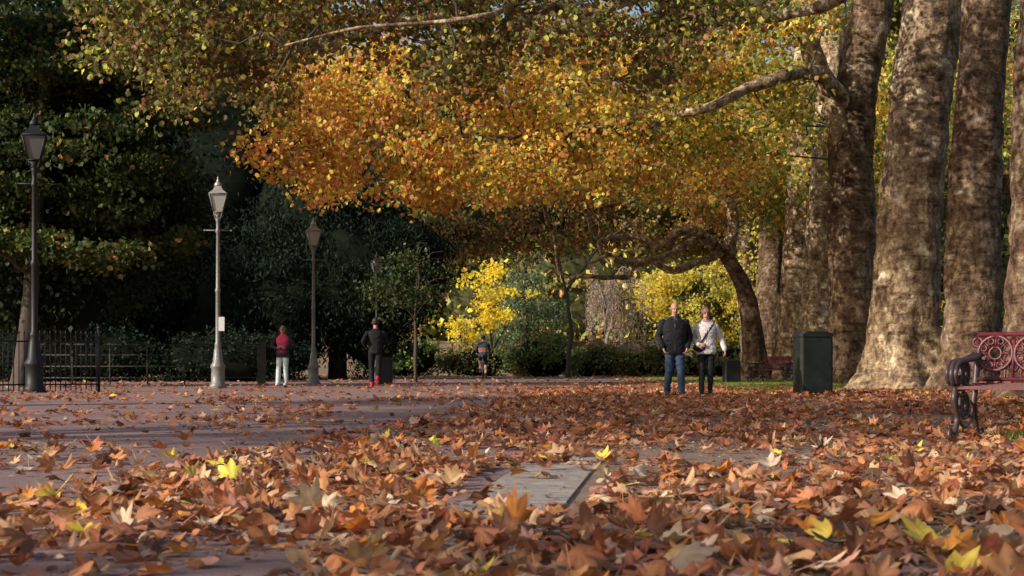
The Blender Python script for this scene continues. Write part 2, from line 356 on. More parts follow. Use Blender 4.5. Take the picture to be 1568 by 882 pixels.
# ------------------------------------------------------------------ leaf shapes
def polar(lst):
    return np.array([(r*math.cos(math.radians(a)), r*math.sin(math.radians(a)), 0) for a, r in lst])
half = [(80,.82),(75,.72),(69,.60),(60,.72),(54,.80),(48,.96),(39,.80),(33,.70),(22,.52),(12,.60),(2,.70),(-10,.56),(-25,.46),(-50,.37),(-80,.26)]
full = [(90,1.0)] + half + [(180-a, r) for a, r in half[::-1]]
def tmpl_hi():
    o = polar(full); n = len(o)
    v = np.vstack([[[0,0,0]], o*0.5, o, [[-.015,-.2,0],[.015,-.2,0],[.05,-1.0,.12],[.02,-1.0,.12]]])
    f = []
    for i in range(n):
        k=(i+1)%n; f.append((0,1+i,1+k)); f.append((1+i,1+n+i,1+n+k)); f.append((1+i,1+n+k,1+k))
    b=1+2*n; f += [(b,b+1,b+2),(b,b+2,b+3)]
    return v, np.array(f)
def tmpl_mid():
    l = [(90,1),(69,.58),(48,.94),(22,.5),(2,.68),(-45,.38),(-90,.25),(-135,.38),(178,.68),(158,.5),(132,.94),(111,.58)]
    o = polar(l); n=len(o); v=np.vstack([[[0,0,0]],o]); f=[(0,1+i,1+(i+1)%n) for i in range(n)]
    return v, np.array(f)
def tmpl_small():
    l = [(90,1),(66,.5),(35,.85),(-20,.5),(-90,.4),(-160,.5),(145,.85),(114,.5)]
    o = polar(l); n=len(o); f=[(0,i,i+1) for i in range(1,n-1)]
    o[:,2] = 0.25*np.abs(o[:,0]); return o, np.array(f)
def tmpl_kite():
    return np.array([(0,-.6,0),(.5,0,.1),(0,.8,0),(-.5,0,.1)],float), np.array([(0,1,2,3)])
def tmpl_needle():
    return np.array([(0,-.2,0),(.2,.25,.04),(0,1,-.1),(-.2,.25,.04)],float), np.array([(0,1,2,3)])
def nrm(a): return a/np.maximum(np.linalg.norm(a,axis=1,keepdims=True),1e-6)

def scatter(name, tm, C, size, cols, mat, parent=None, mode='hang', droop=0.6, tilt=0.5, curl=0.0):
    tv, tf = tm; n=len(C); K=len(tv)
    if mode=='hang':
        t = nrm(rng.normal(size=(n,3))+np.array([0,0,-droop])); nn = nrm(np.cross(t, rng.normal(size=(n,3))))
    else:
        tl=np.broadcast_to(np.asarray(tilt,float).reshape(-1,1),(n,1))
        nn = nrm(rng.normal(size=(n,3))*tl+np.array([0,0,1])); t = nrm(np.cross(nn, rng.normal(size=(n,3))))
    b = np.cross(nn, t)
    L = np.repeat(tv[None],n,0).astype(np.float64)
    if curl:
        r2 = L[:,:,0]**2+L[:,:,1]**2; ph=np.arctan2(L[:,:,1],L[:,:,0])
        sg=np.where(rng.uniform(size=(n,1))<.5,1,-1)
        a=rng.uniform(0,.45,(n,1))*curl*sg; bb=rng.uniform(-.35,.35,(n,1))*curl; p=rng.uniform(0,6.3,(n,1))
        cc=rng.uniform(-.4,.4,(n,1))*curl; dd=rng.uniform(0,.4,(n,1))*curl
        L[:,:,2]+= a*r2 + bb*np.sin(2*ph+p)*r2 + cc*np.sin(5*ph+p*2)*np.sqrt(r2)*.5 + dd*np.abs(L[:,:,0])*sg - np.where(sg<0,a,0)*.5
        L[:,:,0]*=rng.uniform(.7,1.1,(n,1))
    L *= np.asarray(size).reshape(-1,1,1)
    W = C[:,None,:] + L[:,:,0:1]*b[:,None,:] + L[:,:,1:2]*t[:,None,:] + L[:,:,2:3]*nn[:,None,:]
    if mode=='flat': W[:,:,2]=np.maximum(W[:,:,2],.016+.004*rng.uniform(size=(n,1)))
    F = (tf[None]+ (np.arange(n)*K)[:,None,None]).reshape(-1, tf.shape[1])
    cv = np.repeat(cols[:,None,:],K,1)
    if K>40:
        nO=(K-5)//2
        w=np.ones(K); w[0]=1.2; w[1+nO:1+2*nO]=.85
        for i,(aa,rr) in enumerate(full):
            if rr>.78: w[1+nO+i]=1.02; w[1+i]=1.2
        cv = cv*w[None,:,None]
    return mesh_np(name, W.reshape(-1,3), F, mat, cv.reshape(-1,3), False, parent), W

def pal(n, table):
    w=np.array([t[0] for t in table],float); w/=w.sum()
    idx=rng.choice(len(table),n,p=w); c=np.array([t[1] for t in table])[idx]
    return c*rng.uniform(.75,1.25,(n,1))*rng.uniform(.93,1.07,(n,3))
def clumps(centers, per, rad, flat=0.7):
    n=len(centers); k=rng.poisson(per,n); idx=np.repeat(np.arange(n),k)
    rr=np.broadcast_to(rad,(n,))[idx][:,None]
    off=rng.normal(size=(len(idx),3))*.5*rr*np.array([1,1,flat])
    return centers[idx]+off, idx
def clump_cols(idx, ncl, tableA, tableB, wA):
    A=pal(len(idx),tableA); B=pal(len(idx),tableB)
    pick=(rng.uniform(size=len(idx))<wA[idx])[:,None]
    sh=rng.uniform(.72,1.22,(ncl,1))[idx]
    return np.where(pick,A,B)*sh
def in_ellipsoids(n, ells):
    vol=np.array([e[3]*e[4]*e[5] for e in ells])**.75; vol/=vol.sum()
    idx=rng.choice(len(ells),n,p=vol); E=np.array(ells)[idx]
    d=nrm(rng.normal(size=(n,3)))*rng.uniform(.35,1,(n,1))**.5
    return E[:,:3]+d*E[:,3:6]

YEL=(.88,.67,.12); YG=(.56,.54,.13); OR=(.76,.38,.11); BR=(.38,.21,.11); GR=(.21,.30,.08); OL=(.20,.185,.065); DG=(.04,.07,.02); RU=(.60,.27,.12)

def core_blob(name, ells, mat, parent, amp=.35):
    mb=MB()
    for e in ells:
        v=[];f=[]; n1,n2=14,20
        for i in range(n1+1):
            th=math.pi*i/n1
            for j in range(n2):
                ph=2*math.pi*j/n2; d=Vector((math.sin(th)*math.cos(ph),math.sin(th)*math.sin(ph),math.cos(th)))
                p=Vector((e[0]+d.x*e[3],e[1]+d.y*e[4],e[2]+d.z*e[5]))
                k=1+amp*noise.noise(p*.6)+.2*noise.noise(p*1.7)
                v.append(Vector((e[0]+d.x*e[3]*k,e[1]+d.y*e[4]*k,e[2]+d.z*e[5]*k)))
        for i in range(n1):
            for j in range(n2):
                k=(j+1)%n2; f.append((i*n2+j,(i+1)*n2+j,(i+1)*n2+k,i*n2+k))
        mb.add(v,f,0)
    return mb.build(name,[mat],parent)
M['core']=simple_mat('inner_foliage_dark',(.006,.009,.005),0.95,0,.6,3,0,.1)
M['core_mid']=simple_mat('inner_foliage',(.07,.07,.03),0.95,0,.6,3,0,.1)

# ------------------------------------------------------------------ ground
def sheet(name, pts, z, mat):
    me=bpy.data.meshes.new(name); me.from_pydata([(x,y,z) for x,y in pts],[],[tuple(range(len(pts)))])
    me.materials.append(mat); me.update(); return link(bpy.data.objects.new(name,me))
m,nt,out=new_mat('ground_soil_grass')
v=coords(nt); a=noise_tex(nt,v,.25,5); b=noise_tex(nt,v,14,6,.7); d=noise_tex(nt,v,60,4,.7)
c=ramp(nt,a,[(.4,(.13,.08,.052)),(.62,(.075,.095,.035))])
c=mixc(nt,.8,c,ramp(nt,b,[(.35,(.5,.42,.38)),(.55,(1,1,1)),(.7,(1.9,1.7,1.5))]),'MULTIPLY')
principled(nt,out,c,.95,0,bump(nt,d,.6,.02),.1); M['ground']=m
sheet('ground',[(-400,-60),(400,-60),(400,700),(-400,700)],0,M['ground'])
def tarmac(name,base,speck):
    m,nt,out=new_mat(name); v=coords(nt)
    a=noise_tex(nt,v,.6,5); b=noise_tex(nt,v,120,3,.8); cc=noise_tex(nt,v,9,6,.7)
    c=ramp(nt,a,[(.3,tuple(x*.78 for x in base)),(.7,tuple(x*1.15 for x in base))])
    c=mixc(nt,.9,c,ramp(nt,b,[(.3,(.45,.42,.42)),(.5,(1,1,1)),(.68,speck)]),'MULTIPLY')
    c=mixc(nt,.6,c,ramp(nt,cc,[(.35,(.6,.52,.48)),(.55,(1,1,1))]),'MULTIPLY')
    principled(nt,out,c,.9,0,bump(nt,b,.5,.006),.15); return m
M['tarmac']=tarmac('tarmac',(.30,.20,.185),(1.4,1.35,1.3))
M['gravel']=tarmac('gravel_dirt',(.26,.185,.14),(2.2,2.1,2.0))
ex=lambda y:-0.95+0.096*y
sheet('tarmac_path',[(-9.5,-20),(ex(-20),-20),(ex(40),40),(2.6,52),(5,75),(4,110),(0,110),(-3,82),(-9,62),(-26,56),(-26,47),(-11.5,40),(-10.5,20)],.008,M['tarmac'])
sheet('gravel_verge',[(ex(-20)+.4,-20),(4.2,-20),(4.6,14),(6.5,32),(8,55),(7,76),(5.1,75),(2.7,52),(ex(40)+.4,40)],.004,M['gravel'])
m,nt,out=new_mat('paving_stone'); v=coords(nt)
a=noise_tex(nt,v,2.5,6,.6); b=noise_tex(nt,v,60,4,.7); b2=noise_tex(nt,v,12,6,.7)
c=ramp(nt,a,[(.3,(.26,.215,.19)),(.7,(.46,.40,.35))]); c=mixc(nt,.7,c,ramp(nt,b,[(.3,(.6,.6,.6)),(.6,(1.1,1.1,1.1))]),'MULTIPLY')
c=mixc(nt,.8,c,ramp(nt,b2,[(.4,(.55,.47,.42)),(.52,(1,1,1))]),'MULTIPLY')
principled(nt,out,c,.85,0,bump(nt,b,.4,.006),.2); M['slab']=m
mb=MB(); y=1.0; R=Matrix.Rotation(-math.atan(.096),3,'Z')
while y<44:
    L=random.uniform(.75,1.1)
    mb.box((ex(y+L/2)+.24,y+L/2,-.006+random.uniform(-.002,.002)),(.46,L-.02,.04),0,R=R@Matrix.Rotation(random.uniform(-.006,.006),3,'Y')); y+=L
mb.build('paving_slabs',[M['slab']])

# fallen leaves ------------------------------------------------------------
GP=[(28,(.37,.14,.07)),(22,(.48,.21,.09)),(15,(.53,.31,.17)),(14,(.16,.068,.042)),(10,(.52,.28,.20)),(8,(.62,.46,.32)),(1.6,(.72,.55,.09)),(6,(.58,.22,.05))]
def dens(x,y):
    u=x-ex(y); nz=np.array([noise.noise(Vector((a*.55,b*.3,3))) for a,b in zip(x,y)])
    nz2=np.array([noise.noise(Vector((a*1.8,b*1.1,9))) for a,b in zip(x,y)])
    d=np.where(u>.5,.62,np.clip(.74+(u+.8)*.27,.04,1))
    slab=(u>-.12)&(u<.58)&(y>6.9)&(y<10.3)
    d=np.where((u>.55)&(y>7)&(y<12),.34,d)
    d=np.where((u<-2.0)&(y>6.3)&(y<34),.035+.11*(nz>0.1),d)
    d=np.where(y<6.6,np.maximum(d,1.05-.3*(y-4.6)),d)
    d=np.where(y>38,d*.5,d)
    d=np.where((y>44)&(x<4),.08,d)
    d=d*(1+1.4*nz+1.1*nz2)
    d=np.where(slab,.035,d)
    return np.clip(d,0.008,1)
def place(n,x0,x1,y0,y1):
    x=rng.uniform(x0,x1,n); y=rng.uniform(y0,y1,n); k=rng.uniform(size=n)<dens(x,y)*.97; return x[k],y[k]
xs,ys=place(13000,-4.2,5.2,4.0,12.5); n=len(xs)
up=np.where(rng.uniform(size=n)<.12,.8,.18)
C=np.stack([xs,ys,.02+rng.uniform(0,1,n)**2*.035+.025*(up>.5)],1)
scatter('fallen_leaves',tmpl_hi(),C,rng.uniform(.045,.11,n),pal(n,GP),M['leaf_ground'],mode='flat',tilt=up,curl=1.1)
xs,ys=place(84000,-14,10.5,12.5,48); n=len(xs)
C=np.stack([xs,ys,.02+rng.uniform(0,1,n)**2*.04],1)
up=np.where(rng.uniform(size=n)<.15,.8,.25)
scatter('fallen_leaves',tmpl_mid(),C,rng.uniform(.05,.105,n),pal(n,GP)*np.array([.98,.88,.86]),M['leaf_ground'],mode='flat',tilt=up,curl=1.0)
xs=rng.uniform(-22,22,14000); ys=rng.uniform(48,95,14000); k=(rng.uniform(size=14000)<np.where(xs>4,.9,.25)); xs=xs[k];ys=ys[k]
scatter('fallen_leaves',tmpl_kite(),np.stack([xs,ys,np.full(len(xs),.04)],1),rng.uniform(.08,.13,len(xs)),pal(len(xs),GP),M['leaf_ground'],mode='flat',tilt=.4)
xs=rng.uniform(-4,5,44000); ys=rng.uniform(4,18,44000); k=rng.uniform(size=44000)<np.clip(dens(xs,ys)*1.1+.2*(xs>ex(ys)+.5)+.03,0,1); xs=xs[k];ys=ys[k]
scatter('leaf_litter',tmpl_kite(),np.stack([xs,ys,np.full(len(xs),.018)],1),rng.uniform(.008,.034,len(xs)),pal(len(xs),[(3,(.14,.06,.04)),(2,(.36,.18,.10)),(1,(.55,.40,.28))]),M['leaf_ground'],mode='flat',tilt=.5)

def grass(name,n,fx,cols):
    P=fx(n); n=len(P); h=rng.uniform(.04,.11,n); a=rng.uniform(0,6.28,n); w=.006+.004*rng.uniform(size=n)
    dx=np.cos(a)*w; dy=np.sin(a)*w; lx=rng.normal(size=n)*.03; ly=rng.normal(size=n)*.03
    V=np.zeros((n,3,3)); V[:,0]=P+np.stack([-dx,-dy,0*dx],1); V[:,1]=P+np.stack([dx,dy,0*dx],1); V[:,2]=P+np.stack([lx,ly,h],1)
    F=np.arange(n*3).reshape(-1,3); c=np.repeat(pal(n,cols)[:,None],3,1)
    mesh_np(name,V.reshape(-1,3),F,M['leaf_mid'],c.reshape(-1,3))
def f1(n):
    x=rng.uniform(5.5,13,n); y=rng.uniform(40,72,n); return np.stack([x,y,0*x],1)
def f2(n):
    x=rng.normal(4.5,.35,n); y=rng.normal(13.6,.5,n); k=x>3.9; return np.stack([x,y,0*x],1)[k]
grass('grass',70000,f1,[(3,(.2,.32,.06)),(1,(.3,.34,.08))])
grass('grass',2600,f2,[(3,(.10,.17,.04)),(1,(.22,.24,.07))])

# ------------------------------------------------------------------ trees
def plane_trunk(mb, pts, r0, r1, flare=.7, seed=0, n=48, m=0):
    P=catmull(pts,18); L=len(P); v=[];f=[]
    for i,p in enumerate(P):
        t=i/(L-1); r=r0+(r1-r0)*t**.8
        for j in range(n):
            a=2*math.pi*j/n; z=p.z; fl=flare*math.exp(-max(z,0)/.55)
            lob=.5+.5*math.cos(a*5+seed+.8*math.sin(a*2+seed)); d=Vector((math.cos(a),math.sin(a),0))
            k=1+fl*(.45+.75*lob)+.12*math.exp(-z/2.5)*lob
            k+=.10*noise.noise(Vector((d.x*1.3+seed,d.y*1.3,z*.55)))+.09*noise.noise(Vector((d.x*2+seed*2,d.y*2,z*2.2)))+.06*noise.noise(Vector((d.x*3.5,d.y*3.5+seed,z*6)))
            v.append(p+d*r*k)
    for i in range(L-1):
        for j in range(n):
            k=(j+1)%n; f.append((i*n+j,i*n+k,(i+1)*n+k,(i+1)*n+j))
    mb.add(v,f,m)
def limb(mb, pts, r0, r1, n=10, wig=.12, m=0):
    P=catmull(pts,7); L=len(P)
    P=[p+Vector((noise.noise(p*.9),noise.noise(p*.9+Vector((9,0,0))),noise.noise(p*.9+Vector((0,9,0)))))*wig*min(1,i/4) for i,p in enumerate(P)]
    mb.tube(P,[r0+(r1-r0)*(i/(L-1))**.7 for i in range(L)],n,m,lump=.35); return P
def twigs(mb, limbpts, targets, r=.03, m=0):
    LP=np.array([tuple(p) for p in limbpts])
    for t in targets:
        d=np.linalg.norm(LP-t,axis=1)+np.abs(rng.normal(size=len(LP)))*.6; a=Vector(LP[int(np.argmin(d))]); b=Vector(t)
        ln=(b-a).length
        if ln>5: continue
        mid=[a.lerp(b,s)+Vector(rng.normal(size=3)*.07*ln) for s in (.3,.65)]
        mb.tube([a]+mid+[b],[r,r*.75,r*.5,r*.2],5,m,False)
def crown(parent,ells,ncl,per,rad,size,tA,tB,w,mat,tm=None,flat=.7,droop=.6,core=None,coremat='core'):
    cc=in_ellipsoids(ncl,ells); P,idx=clumps(cc,per,rad,flat)
    k=P[:,2]>.03; P=P[k]; idx=idx[k]
    wA=np.clip(w+.8*np.array([noise.noise(Vector(p)*.4) for p in cc]),0,1)
    colr=clump_cols(idx,len(cc),tA,tB,wA)
    ob,_=scatter('foliage',tm or tmpl_kite(),P,rng.uniform(size*.7,size*1.3,len(P)),colr,mat,droop=droop)
    if parent: wparent(ob,parent)
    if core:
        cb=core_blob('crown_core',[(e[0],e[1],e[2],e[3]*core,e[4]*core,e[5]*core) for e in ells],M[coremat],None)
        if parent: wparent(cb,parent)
    return cc

avenue=[
 ([(10.0,30,-.1),(9.95,30,.6),(9.9,30,2),(9.95,30,5),(10.1,30,9),(10.2,30,13)],1.22,.95,.25,'bark_shaded'),
 ([(10.4,38.5,-.1),(10.4,38.5,.6),(10.45,38.5,2),(10.5,38.5,5),(10.75,38.5,8.5),(11,38.5,13)],.70,.50,.45,'bark_shaded'),
 ([(9.35,40,-.1),(9.3,40,.6),(9.25,40,1.8),(9.4,40,4),(9.65,40,7),(9.95,40,9.5),(10.1,40,13)],.84,.66,.78,'bark'),
 ([(10.1,50,-.1),(10.1,50,.6),(10.05,50,2),(10.0,50,5),(10.05,50,8),(10.6,50,11),(11,50,14)],.78,.6,.4,'bark_shaded'),
 ([(10.55,58,-.1),(10.5,58,.6),(10.45,58,2),(10.55,58,5),(10.8,58,9),(11,58,14)],.62,.45,.3,'bark_pale'),
 ([(10.1,62,-.1),(10.1,62,.6),(10.25,62,2),(10.4,62,5),(10.6,62,9),(10.8,62,13)],.62,.42,.35,'bark'),
 ([(10.6,70,-.1),(10.6,70,.6),(10.6,70,2),(10.7,70,5),(10.8,70,9),(11,70,12)],.66,.45,.35,'bark_shaded'),
 ([(11.6,82,-.1),(11.6,82,.6),(11.5,82,2),(11.3,82,5),(11.3,82,9)],.6,.4,.35,'bark_shaded'),
]
trees=[]
for i,(pts,r0,r1,fl,mm) in enumerate(avenue):
    e=empty('plane_tree',(pts[0][0],pts[0][1],0)); trees.append(e)
    pts=[(p[0]-pts[0][0],p[1]-pts[0][1],p[2]) for p in pts]
    mb=MB(); plane_trunk(mb,pts,r0,r1,fl,i+1); mb.build('trunk',[M[mm]],e)

# nearest avenue tree: unseen boughs over the path, added to shade the trunks
T1=trees[0]; mb=MB(); LP=[]
LP+=limb(mb,[(9.9,30,8.5),(8,29,9.6),(5.5,27,9.6),(3,24.5,9.0),(1,22,8.8)],.3,.06)
cc=crown(T1,[(2.5,23.5,9.0,3.2,2.2,1.5),(5.0,26,9.4,2.2,1.8,1.4)],100,60,.75,.12,[(2,OL),(1,YG)],[(2,BR),(1,GR)],.5,M['leaf_gold'])
twigs(mb,LP,cc[::3],.03,1); wparent(mb.build('limbs',[M['bark'],M['twig']]),T1)

# --- near canopy (olive) carried by the big tree
T3=trees[2]; mb=MB(); LP=[]
LP+=limb(mb,[(9.9,40,9.8),(7.5,39,10.3),(4.6,38,9.6),(2.4,37,8.55),(1.6,37,8.1),(.85,36.5,8.3),(.1,36,7.85),(-.9,36,8.0),(-2.3,36,7.85),(-4.1,36,7.35),(-5.6,36,7.1),(-7.6,36,6.9)],.24,.045)
LP+=limb(mb,[(2.4,37,8.55),(1.3,35,9.1),(-1,33,9.4),(-4,32,9.2),(-7,32,8.6)],.12,.03)
LP+=limb(mb,[(9.9,40,10.5),(7.5,43,9.6),(5.5,44,9.6),(4.2,44,9.9),(2,43,10.2),(-3,42,10)],.2,.05)
LP+=limb(mb,[(-.9,36,8.0),(-2.2,37.5,8.5),(-5,39,8.4),(-8.3,41,8.5)],.09,.03)
LP+=limb(mb,[(.85,36.3,8.2),(-.4,33.2,7.5),(-1.6,32.9,7.25),(-3.0,32.8,7.15),(-4.4,32.8,6.7)],.08,.02)
LP+=limb(mb,[(4.6,38,9.6),(4.4,37,8.8),(3.6,36.5,8.0),(3.4,36.5,7.4)],.07,.02)
n=1080
cx=rng.uniform(-8.8,5.8,n); cy=rng.uniform(33,42,n)
low=6.95+.4*np.sin(cx*1.3)+.3*np.sin(cx*2.9+1)+np.where(cx<-5,-.6,0)+np.where(cx>3.5,.8,0)
low=.62+(low-.62)*cy/36
cz=low+rng.uniform(0,1,n)**.9*3.4
cc=np.stack([cx,cy,cz],1)
nz=np.array([noise.noise(Vector(p)*.55) for p in cc]); cc=cc[nz>-.14]
P,idx=clumps(cc,56,.6,.75)
wA=np.clip(.45+.9*np.array([noise.noise(Vector(p)*.4+Vector((5,0,0))) for p in cc]),0.05,.95)
NG=(.135,.17,.05); NO=(.17,.145,.055)
colr=clump_cols(idx,len(cc),[(3,NG),(3,NO),(1.2,YG),(1,(.26,.14,.07))],[(3,NO),(2,(.28,.15,.075)),(1,(.40,.2,.1)),(.7,YG),(.6,YEL)],wA)
ob,_=scatter('foliage',tmpl_small(),P,rng.uniform(.06,.11,len(P)),colr,M['leaf_gold']); wparent(ob,T3)
twigs(mb,LP,cc[::3],.03,1)
wparent(mb.build('limbs',[M['bark_pale'],M['twig']]),T3)

# --- big fork + golden canopy limb
T4=trees[3]; mb=MB(); LP=[]
LP+=limb(mb,[(10.0,50,6.2),(9.6,49.8,7.6),(9.1,49.5,8.8),(8.6,49.3,10.2),(8.2,49,11.5),(7.6,49,13)],.40,.26,14)
LP+=limb(mb,[(9.9,50,8.0),(9.0,48.6,8.75),(8.2,47,8.75),(7.3,46,8.45),(6.3,45.6,8.0),(5.5,45.6,7.55),(4.7,46,7.4),(3.5,48,7.5),(.3,50,7.4),(-3.7,50,7.2),(-6.7,50,6.9)],.27,.05,12,.15)
LP+=limb(mb,[(4.9,46,7.4),(2.5,50,9),(-1,53,9.4),(-5,52,8.8)],.12,.03)
LP+=limb(mb,[(8.6,49.3,10.2),(5,48,11),(0,48,11),(-4,49,10)],.18,.04)
bx=np.array([-7.4,-7.1,-6.0,-4.4,-2.6,-.5,1.5,3.45,5.4,7.2,8.2,9.4]); bz=np.array([7.2,6.25,5.3,5.4,5.1,5.1,5.35,5.5,5.4,5.6,6.2,8.0])
n=1150
cx=rng.uniform(-7.5,9.0,n); cy=rng.uniform(46,56,n)
low=np.interp(cx,bx,bz); low=.62+(low-.62)*cy/51+.16*rng.normal(size=n)
cz=low+.45+rng.uniform(0,1,n)*4.6*np.clip((cx+9.5)/4,.45,1)
cc=np.stack([cx,cy,cz],1); nz=np.array([noise.noise(Vector(p)*.6) for p in cc]); cc=cc[(nz>-.10)&~((cc[:,0]>7.0)&(cc[:,2]<8.8)&(rng.uniform(size=n)<.7))]
P,idx=clumps(cc,64,.62,.8)
g=np.clip(.80-.07*(cc[:,0]+1)-.05*(cc[:,2]-6.5)+.8*np.array([noise.noise(Vector(p)*.45+Vector((5,0,0))) for p in cc]),0.04,.96)
colr=clump_cols(idx,len(cc),[(4.5,YEL),(4,OR),(3,RU),(1.5,YG),(.8,BR)],[(4,YG),(2.5,GR),(1,OL),(1.5,OR),(1.5,YEL)],g)
ob,_=scatter('foliage',tmpl_small(),P,rng.uniform(.075,.125,len(P)),colr,M['leaf_gold']); wparent(ob,T4)
twigs(mb,LP,cc[::4],.035,1)
wparent(mb.build('limbs',[M['bark_pale'],M['twig']]),T4)

# --- leaning plane tree with low sweeping limbs
T9=empty('plane_tree',(8.9,62,0)); mb=MB(); LP=[]
mb2=MB(); plane_trunk(mb2,[(8.95,62,-.1),(8.9,62,.6),(8.75,62,2),(8.5,62,3.3),(7.8,61.5,4.5),(7.0,61,5.15)],.50,.25,.35,12); wparent(mb2.build('trunk',[M['bark_shaded']]),T9)
LP+=limb(mb,[(7.2,61,5.0),(6.6,60.6,5.25),(5.86,60,5.2),(5.15,60,4.85),(4.6,60,5.15),(3.95,60,5.1),(3.1,59,4.9),(2.7,58,5.3),(2.3,57,6)],.22,.07,10,.25)
LP+=limb(mb,[(7.6,61.3,4.7),(6.4,61,4.15),(5.5,61,4.05),(4.8,61,4.3),(4.3,61,4.15),(4.1,61,3.7),(3.0,60,3.75),(1.9,60,3.75),(1.5,59.5,4.3),(1.3,59,5.4),(.9,58,6.4)],.17,.05,10,.2)
LP+=limb(mb,[(6.6,60.8,5.15),(5.7,60.5,4.6),(5.0,60.5,4.35),(3.6,60,4.45),(3.2,60,4.6),(2.9,59,5.6),(2.2,58,6.6)],.13,.05,8,.2)
LP+=limb(mb,[(4.3,61,4.2),(3.5,60,4.5),(2.7,60,4.2),(2.2,60,4.9),(.5,59,5.5),(-1,58,6.3)],.08,.03,8,.2)
LP+=limb(mb,[(3.0,60,3.75),(2.6,60,3.2),(2.2,60,2.9)],.035,.01,6,.1)
LP+=limb(mb,[(4.6,60,5.15),(4.2,60,5.6),(3.4,59.5,5.9),(2.6,59,6.6)],.07,.03,8,.2)
LP+=limb(mb,[(7.8,61.5,4.5),(8.0,61.5,6),(7.2,61,7.5),(5,60,9),(2,59,9.5)],.28,.06)
cc=in_ellipsoids(190,[(4,61,7.9,5,3,1.6),(0,60,7.4,3.5,2.5,1.3),(8,64,7.4,2.6,3,1.6)])
P,idx=clumps(cc,66,.7,.75)
colr=clump_cols(idx,len(cc),[(2,YG),(2,OR),(2,OL)],[(2,BR),(2,OL),(1,OR)],np.full(len(cc),.5))
ob,_=scatter('foliage',tmpl_kite(),P,rng.uniform(.09,.15,len(P)),colr,M['leaf_gold']); wparent(ob,T9)
twigs(mb,LP,cc[::3],.03,1)
wparent(mb.build('limbs',[M['bark_pale'],M['twig']]),T9)

crown(trees[5],[(11,64,9,4,6,3.4),(13,58,8.5,3,6,2.5),(9,66,8.5,3.5,4,2),(14.5,47,9,2.5,6,3),(13.5,75,5,4,4,4)],420,75,.8,.13,[(3,YG),(2,YEL),(2,OR)],[(3,GR),(2,OL)],.5,M['leaf_gold'])
E=empty('plane_tree',(19,66,0)); mb=MB(); plane_trunk(mb,[(19,66,-.1),(19,66,.6),(19.1,66,4),(19.3,66,9),(19.4,66,14)],.6,.3,.4,31,20); wparent(mb.build('trunk',[M['bark_shaded']]),E)
crown(E,[(17,66,6,4,4,5),(21,68,9,5,4,6),(15,70,12,5,4,5),(20,62,3,4,3,3.4),(24,66,13,5,4,5),(16,68,17,6,4,5)],520,75,1.0,.17,[(3,(.32,.32,.08)),(2,OL),(1,OR)],[(3,GR),(2,OL)],.5,M['leaf_mid'],core=.55,coremat='core_mid')

# --- left layered tree
E=empty('maple_tree',(-13.2,46,0)); mb=MB()
plane_trunk(mb,[(-13.2,46,-.1),(-13.2,46,.6),(-13.0,46,3),(-12.8,46,6),(-12.6,46,10)],.32,.12,.4,21,20)
for k in range(16):
    a=rng.uniform(0,6.28); z=2.6+k*.45; r=rng.uniform(2.4,4.0)*(1-.3*k/16)
    limb(mb,[(-13,46,z),(-13+math.cos(a)*r*.5,46+math.sin(a)*r*.4,z+.5),(-13+math.cos(a)*r,46+math.sin(a)*r*.8,z+.4)],.08,.02,6)
wparent(mb.build('trunk',[M['twig']]),E)
tiers=[]
for k in range(84):
    x=rng.uniform(-16,-9.0); z=rng.uniform(3.3,11.0)
    if x>-10.6 and (z<3.6 or z>9.8): continue
    y=rng.uniform(43.5,49); tiers.append((x,y,z,1.2,1.2,.30))
crown(E,tiers,1050,46,.5,.10,[(3,(.11,.125,.038)),(2,(.085,.14,.036)),(.7,(.36,.34,.09)),(.5,(.45,.24,.08))],[(3,(.045,.08,.023)),(2,(.07,.095,.028))],.42,M['leaf_mid'],tmpl_small(),.45,.5)
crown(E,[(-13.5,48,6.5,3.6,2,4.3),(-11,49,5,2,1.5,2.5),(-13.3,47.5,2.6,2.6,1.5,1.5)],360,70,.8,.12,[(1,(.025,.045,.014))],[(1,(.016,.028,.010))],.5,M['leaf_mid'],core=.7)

# --- dark conifers
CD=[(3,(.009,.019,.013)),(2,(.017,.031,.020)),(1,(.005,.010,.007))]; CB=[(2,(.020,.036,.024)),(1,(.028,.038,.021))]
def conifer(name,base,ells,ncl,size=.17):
    E=empty(name,base); mb=MB(); b=Vector(base)
    top=max(e[2]+e[5]*.8 for e in ells)
    mb.tube(catmull([b,b+Vector((.1,0,top*.5)),b+Vector((0,0,top))],6),[.4-.35*i/12 for i in range(13)],10,0)
    for k in range(24):
        e=random.choice(ells); z=random.uniform(.8,top*.85); t=Vector((e[0]+random.uniform(-1,1)*e[3],e[1]+random.uniform(-1,.6)*e[4],z+.3))
        limb(mb,[(b.x,b.y,z),tuple(Vector((b.x,b.y,z)).lerp(t,.5)+Vector((0,0,.4))),tuple(t)],.1,.02,6)
    wparent(mb.build('trunk',[M['twig']]),E)
    crown(E,ells,ncl,100,.8,size,CD,CB,.7,M['leaf_dark'],tmpl_needle(),.55,1.2,core=.8)
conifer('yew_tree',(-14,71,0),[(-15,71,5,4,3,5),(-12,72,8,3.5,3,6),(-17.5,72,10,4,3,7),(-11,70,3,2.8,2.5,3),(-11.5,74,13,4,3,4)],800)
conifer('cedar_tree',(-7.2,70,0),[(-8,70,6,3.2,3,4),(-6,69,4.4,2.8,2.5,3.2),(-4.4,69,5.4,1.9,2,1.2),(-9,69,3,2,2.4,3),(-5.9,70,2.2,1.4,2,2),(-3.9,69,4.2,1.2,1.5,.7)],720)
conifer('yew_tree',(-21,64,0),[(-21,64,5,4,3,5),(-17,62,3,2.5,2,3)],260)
E=empty('hedge',(-12,58,0)); crown(E,[(-16,60,.9,4,1,1.2),(-10,60,.8,3,1,1.0)],200,70,.5,.09,CD,CB,.6,M['leaf_dark'],core=.8)

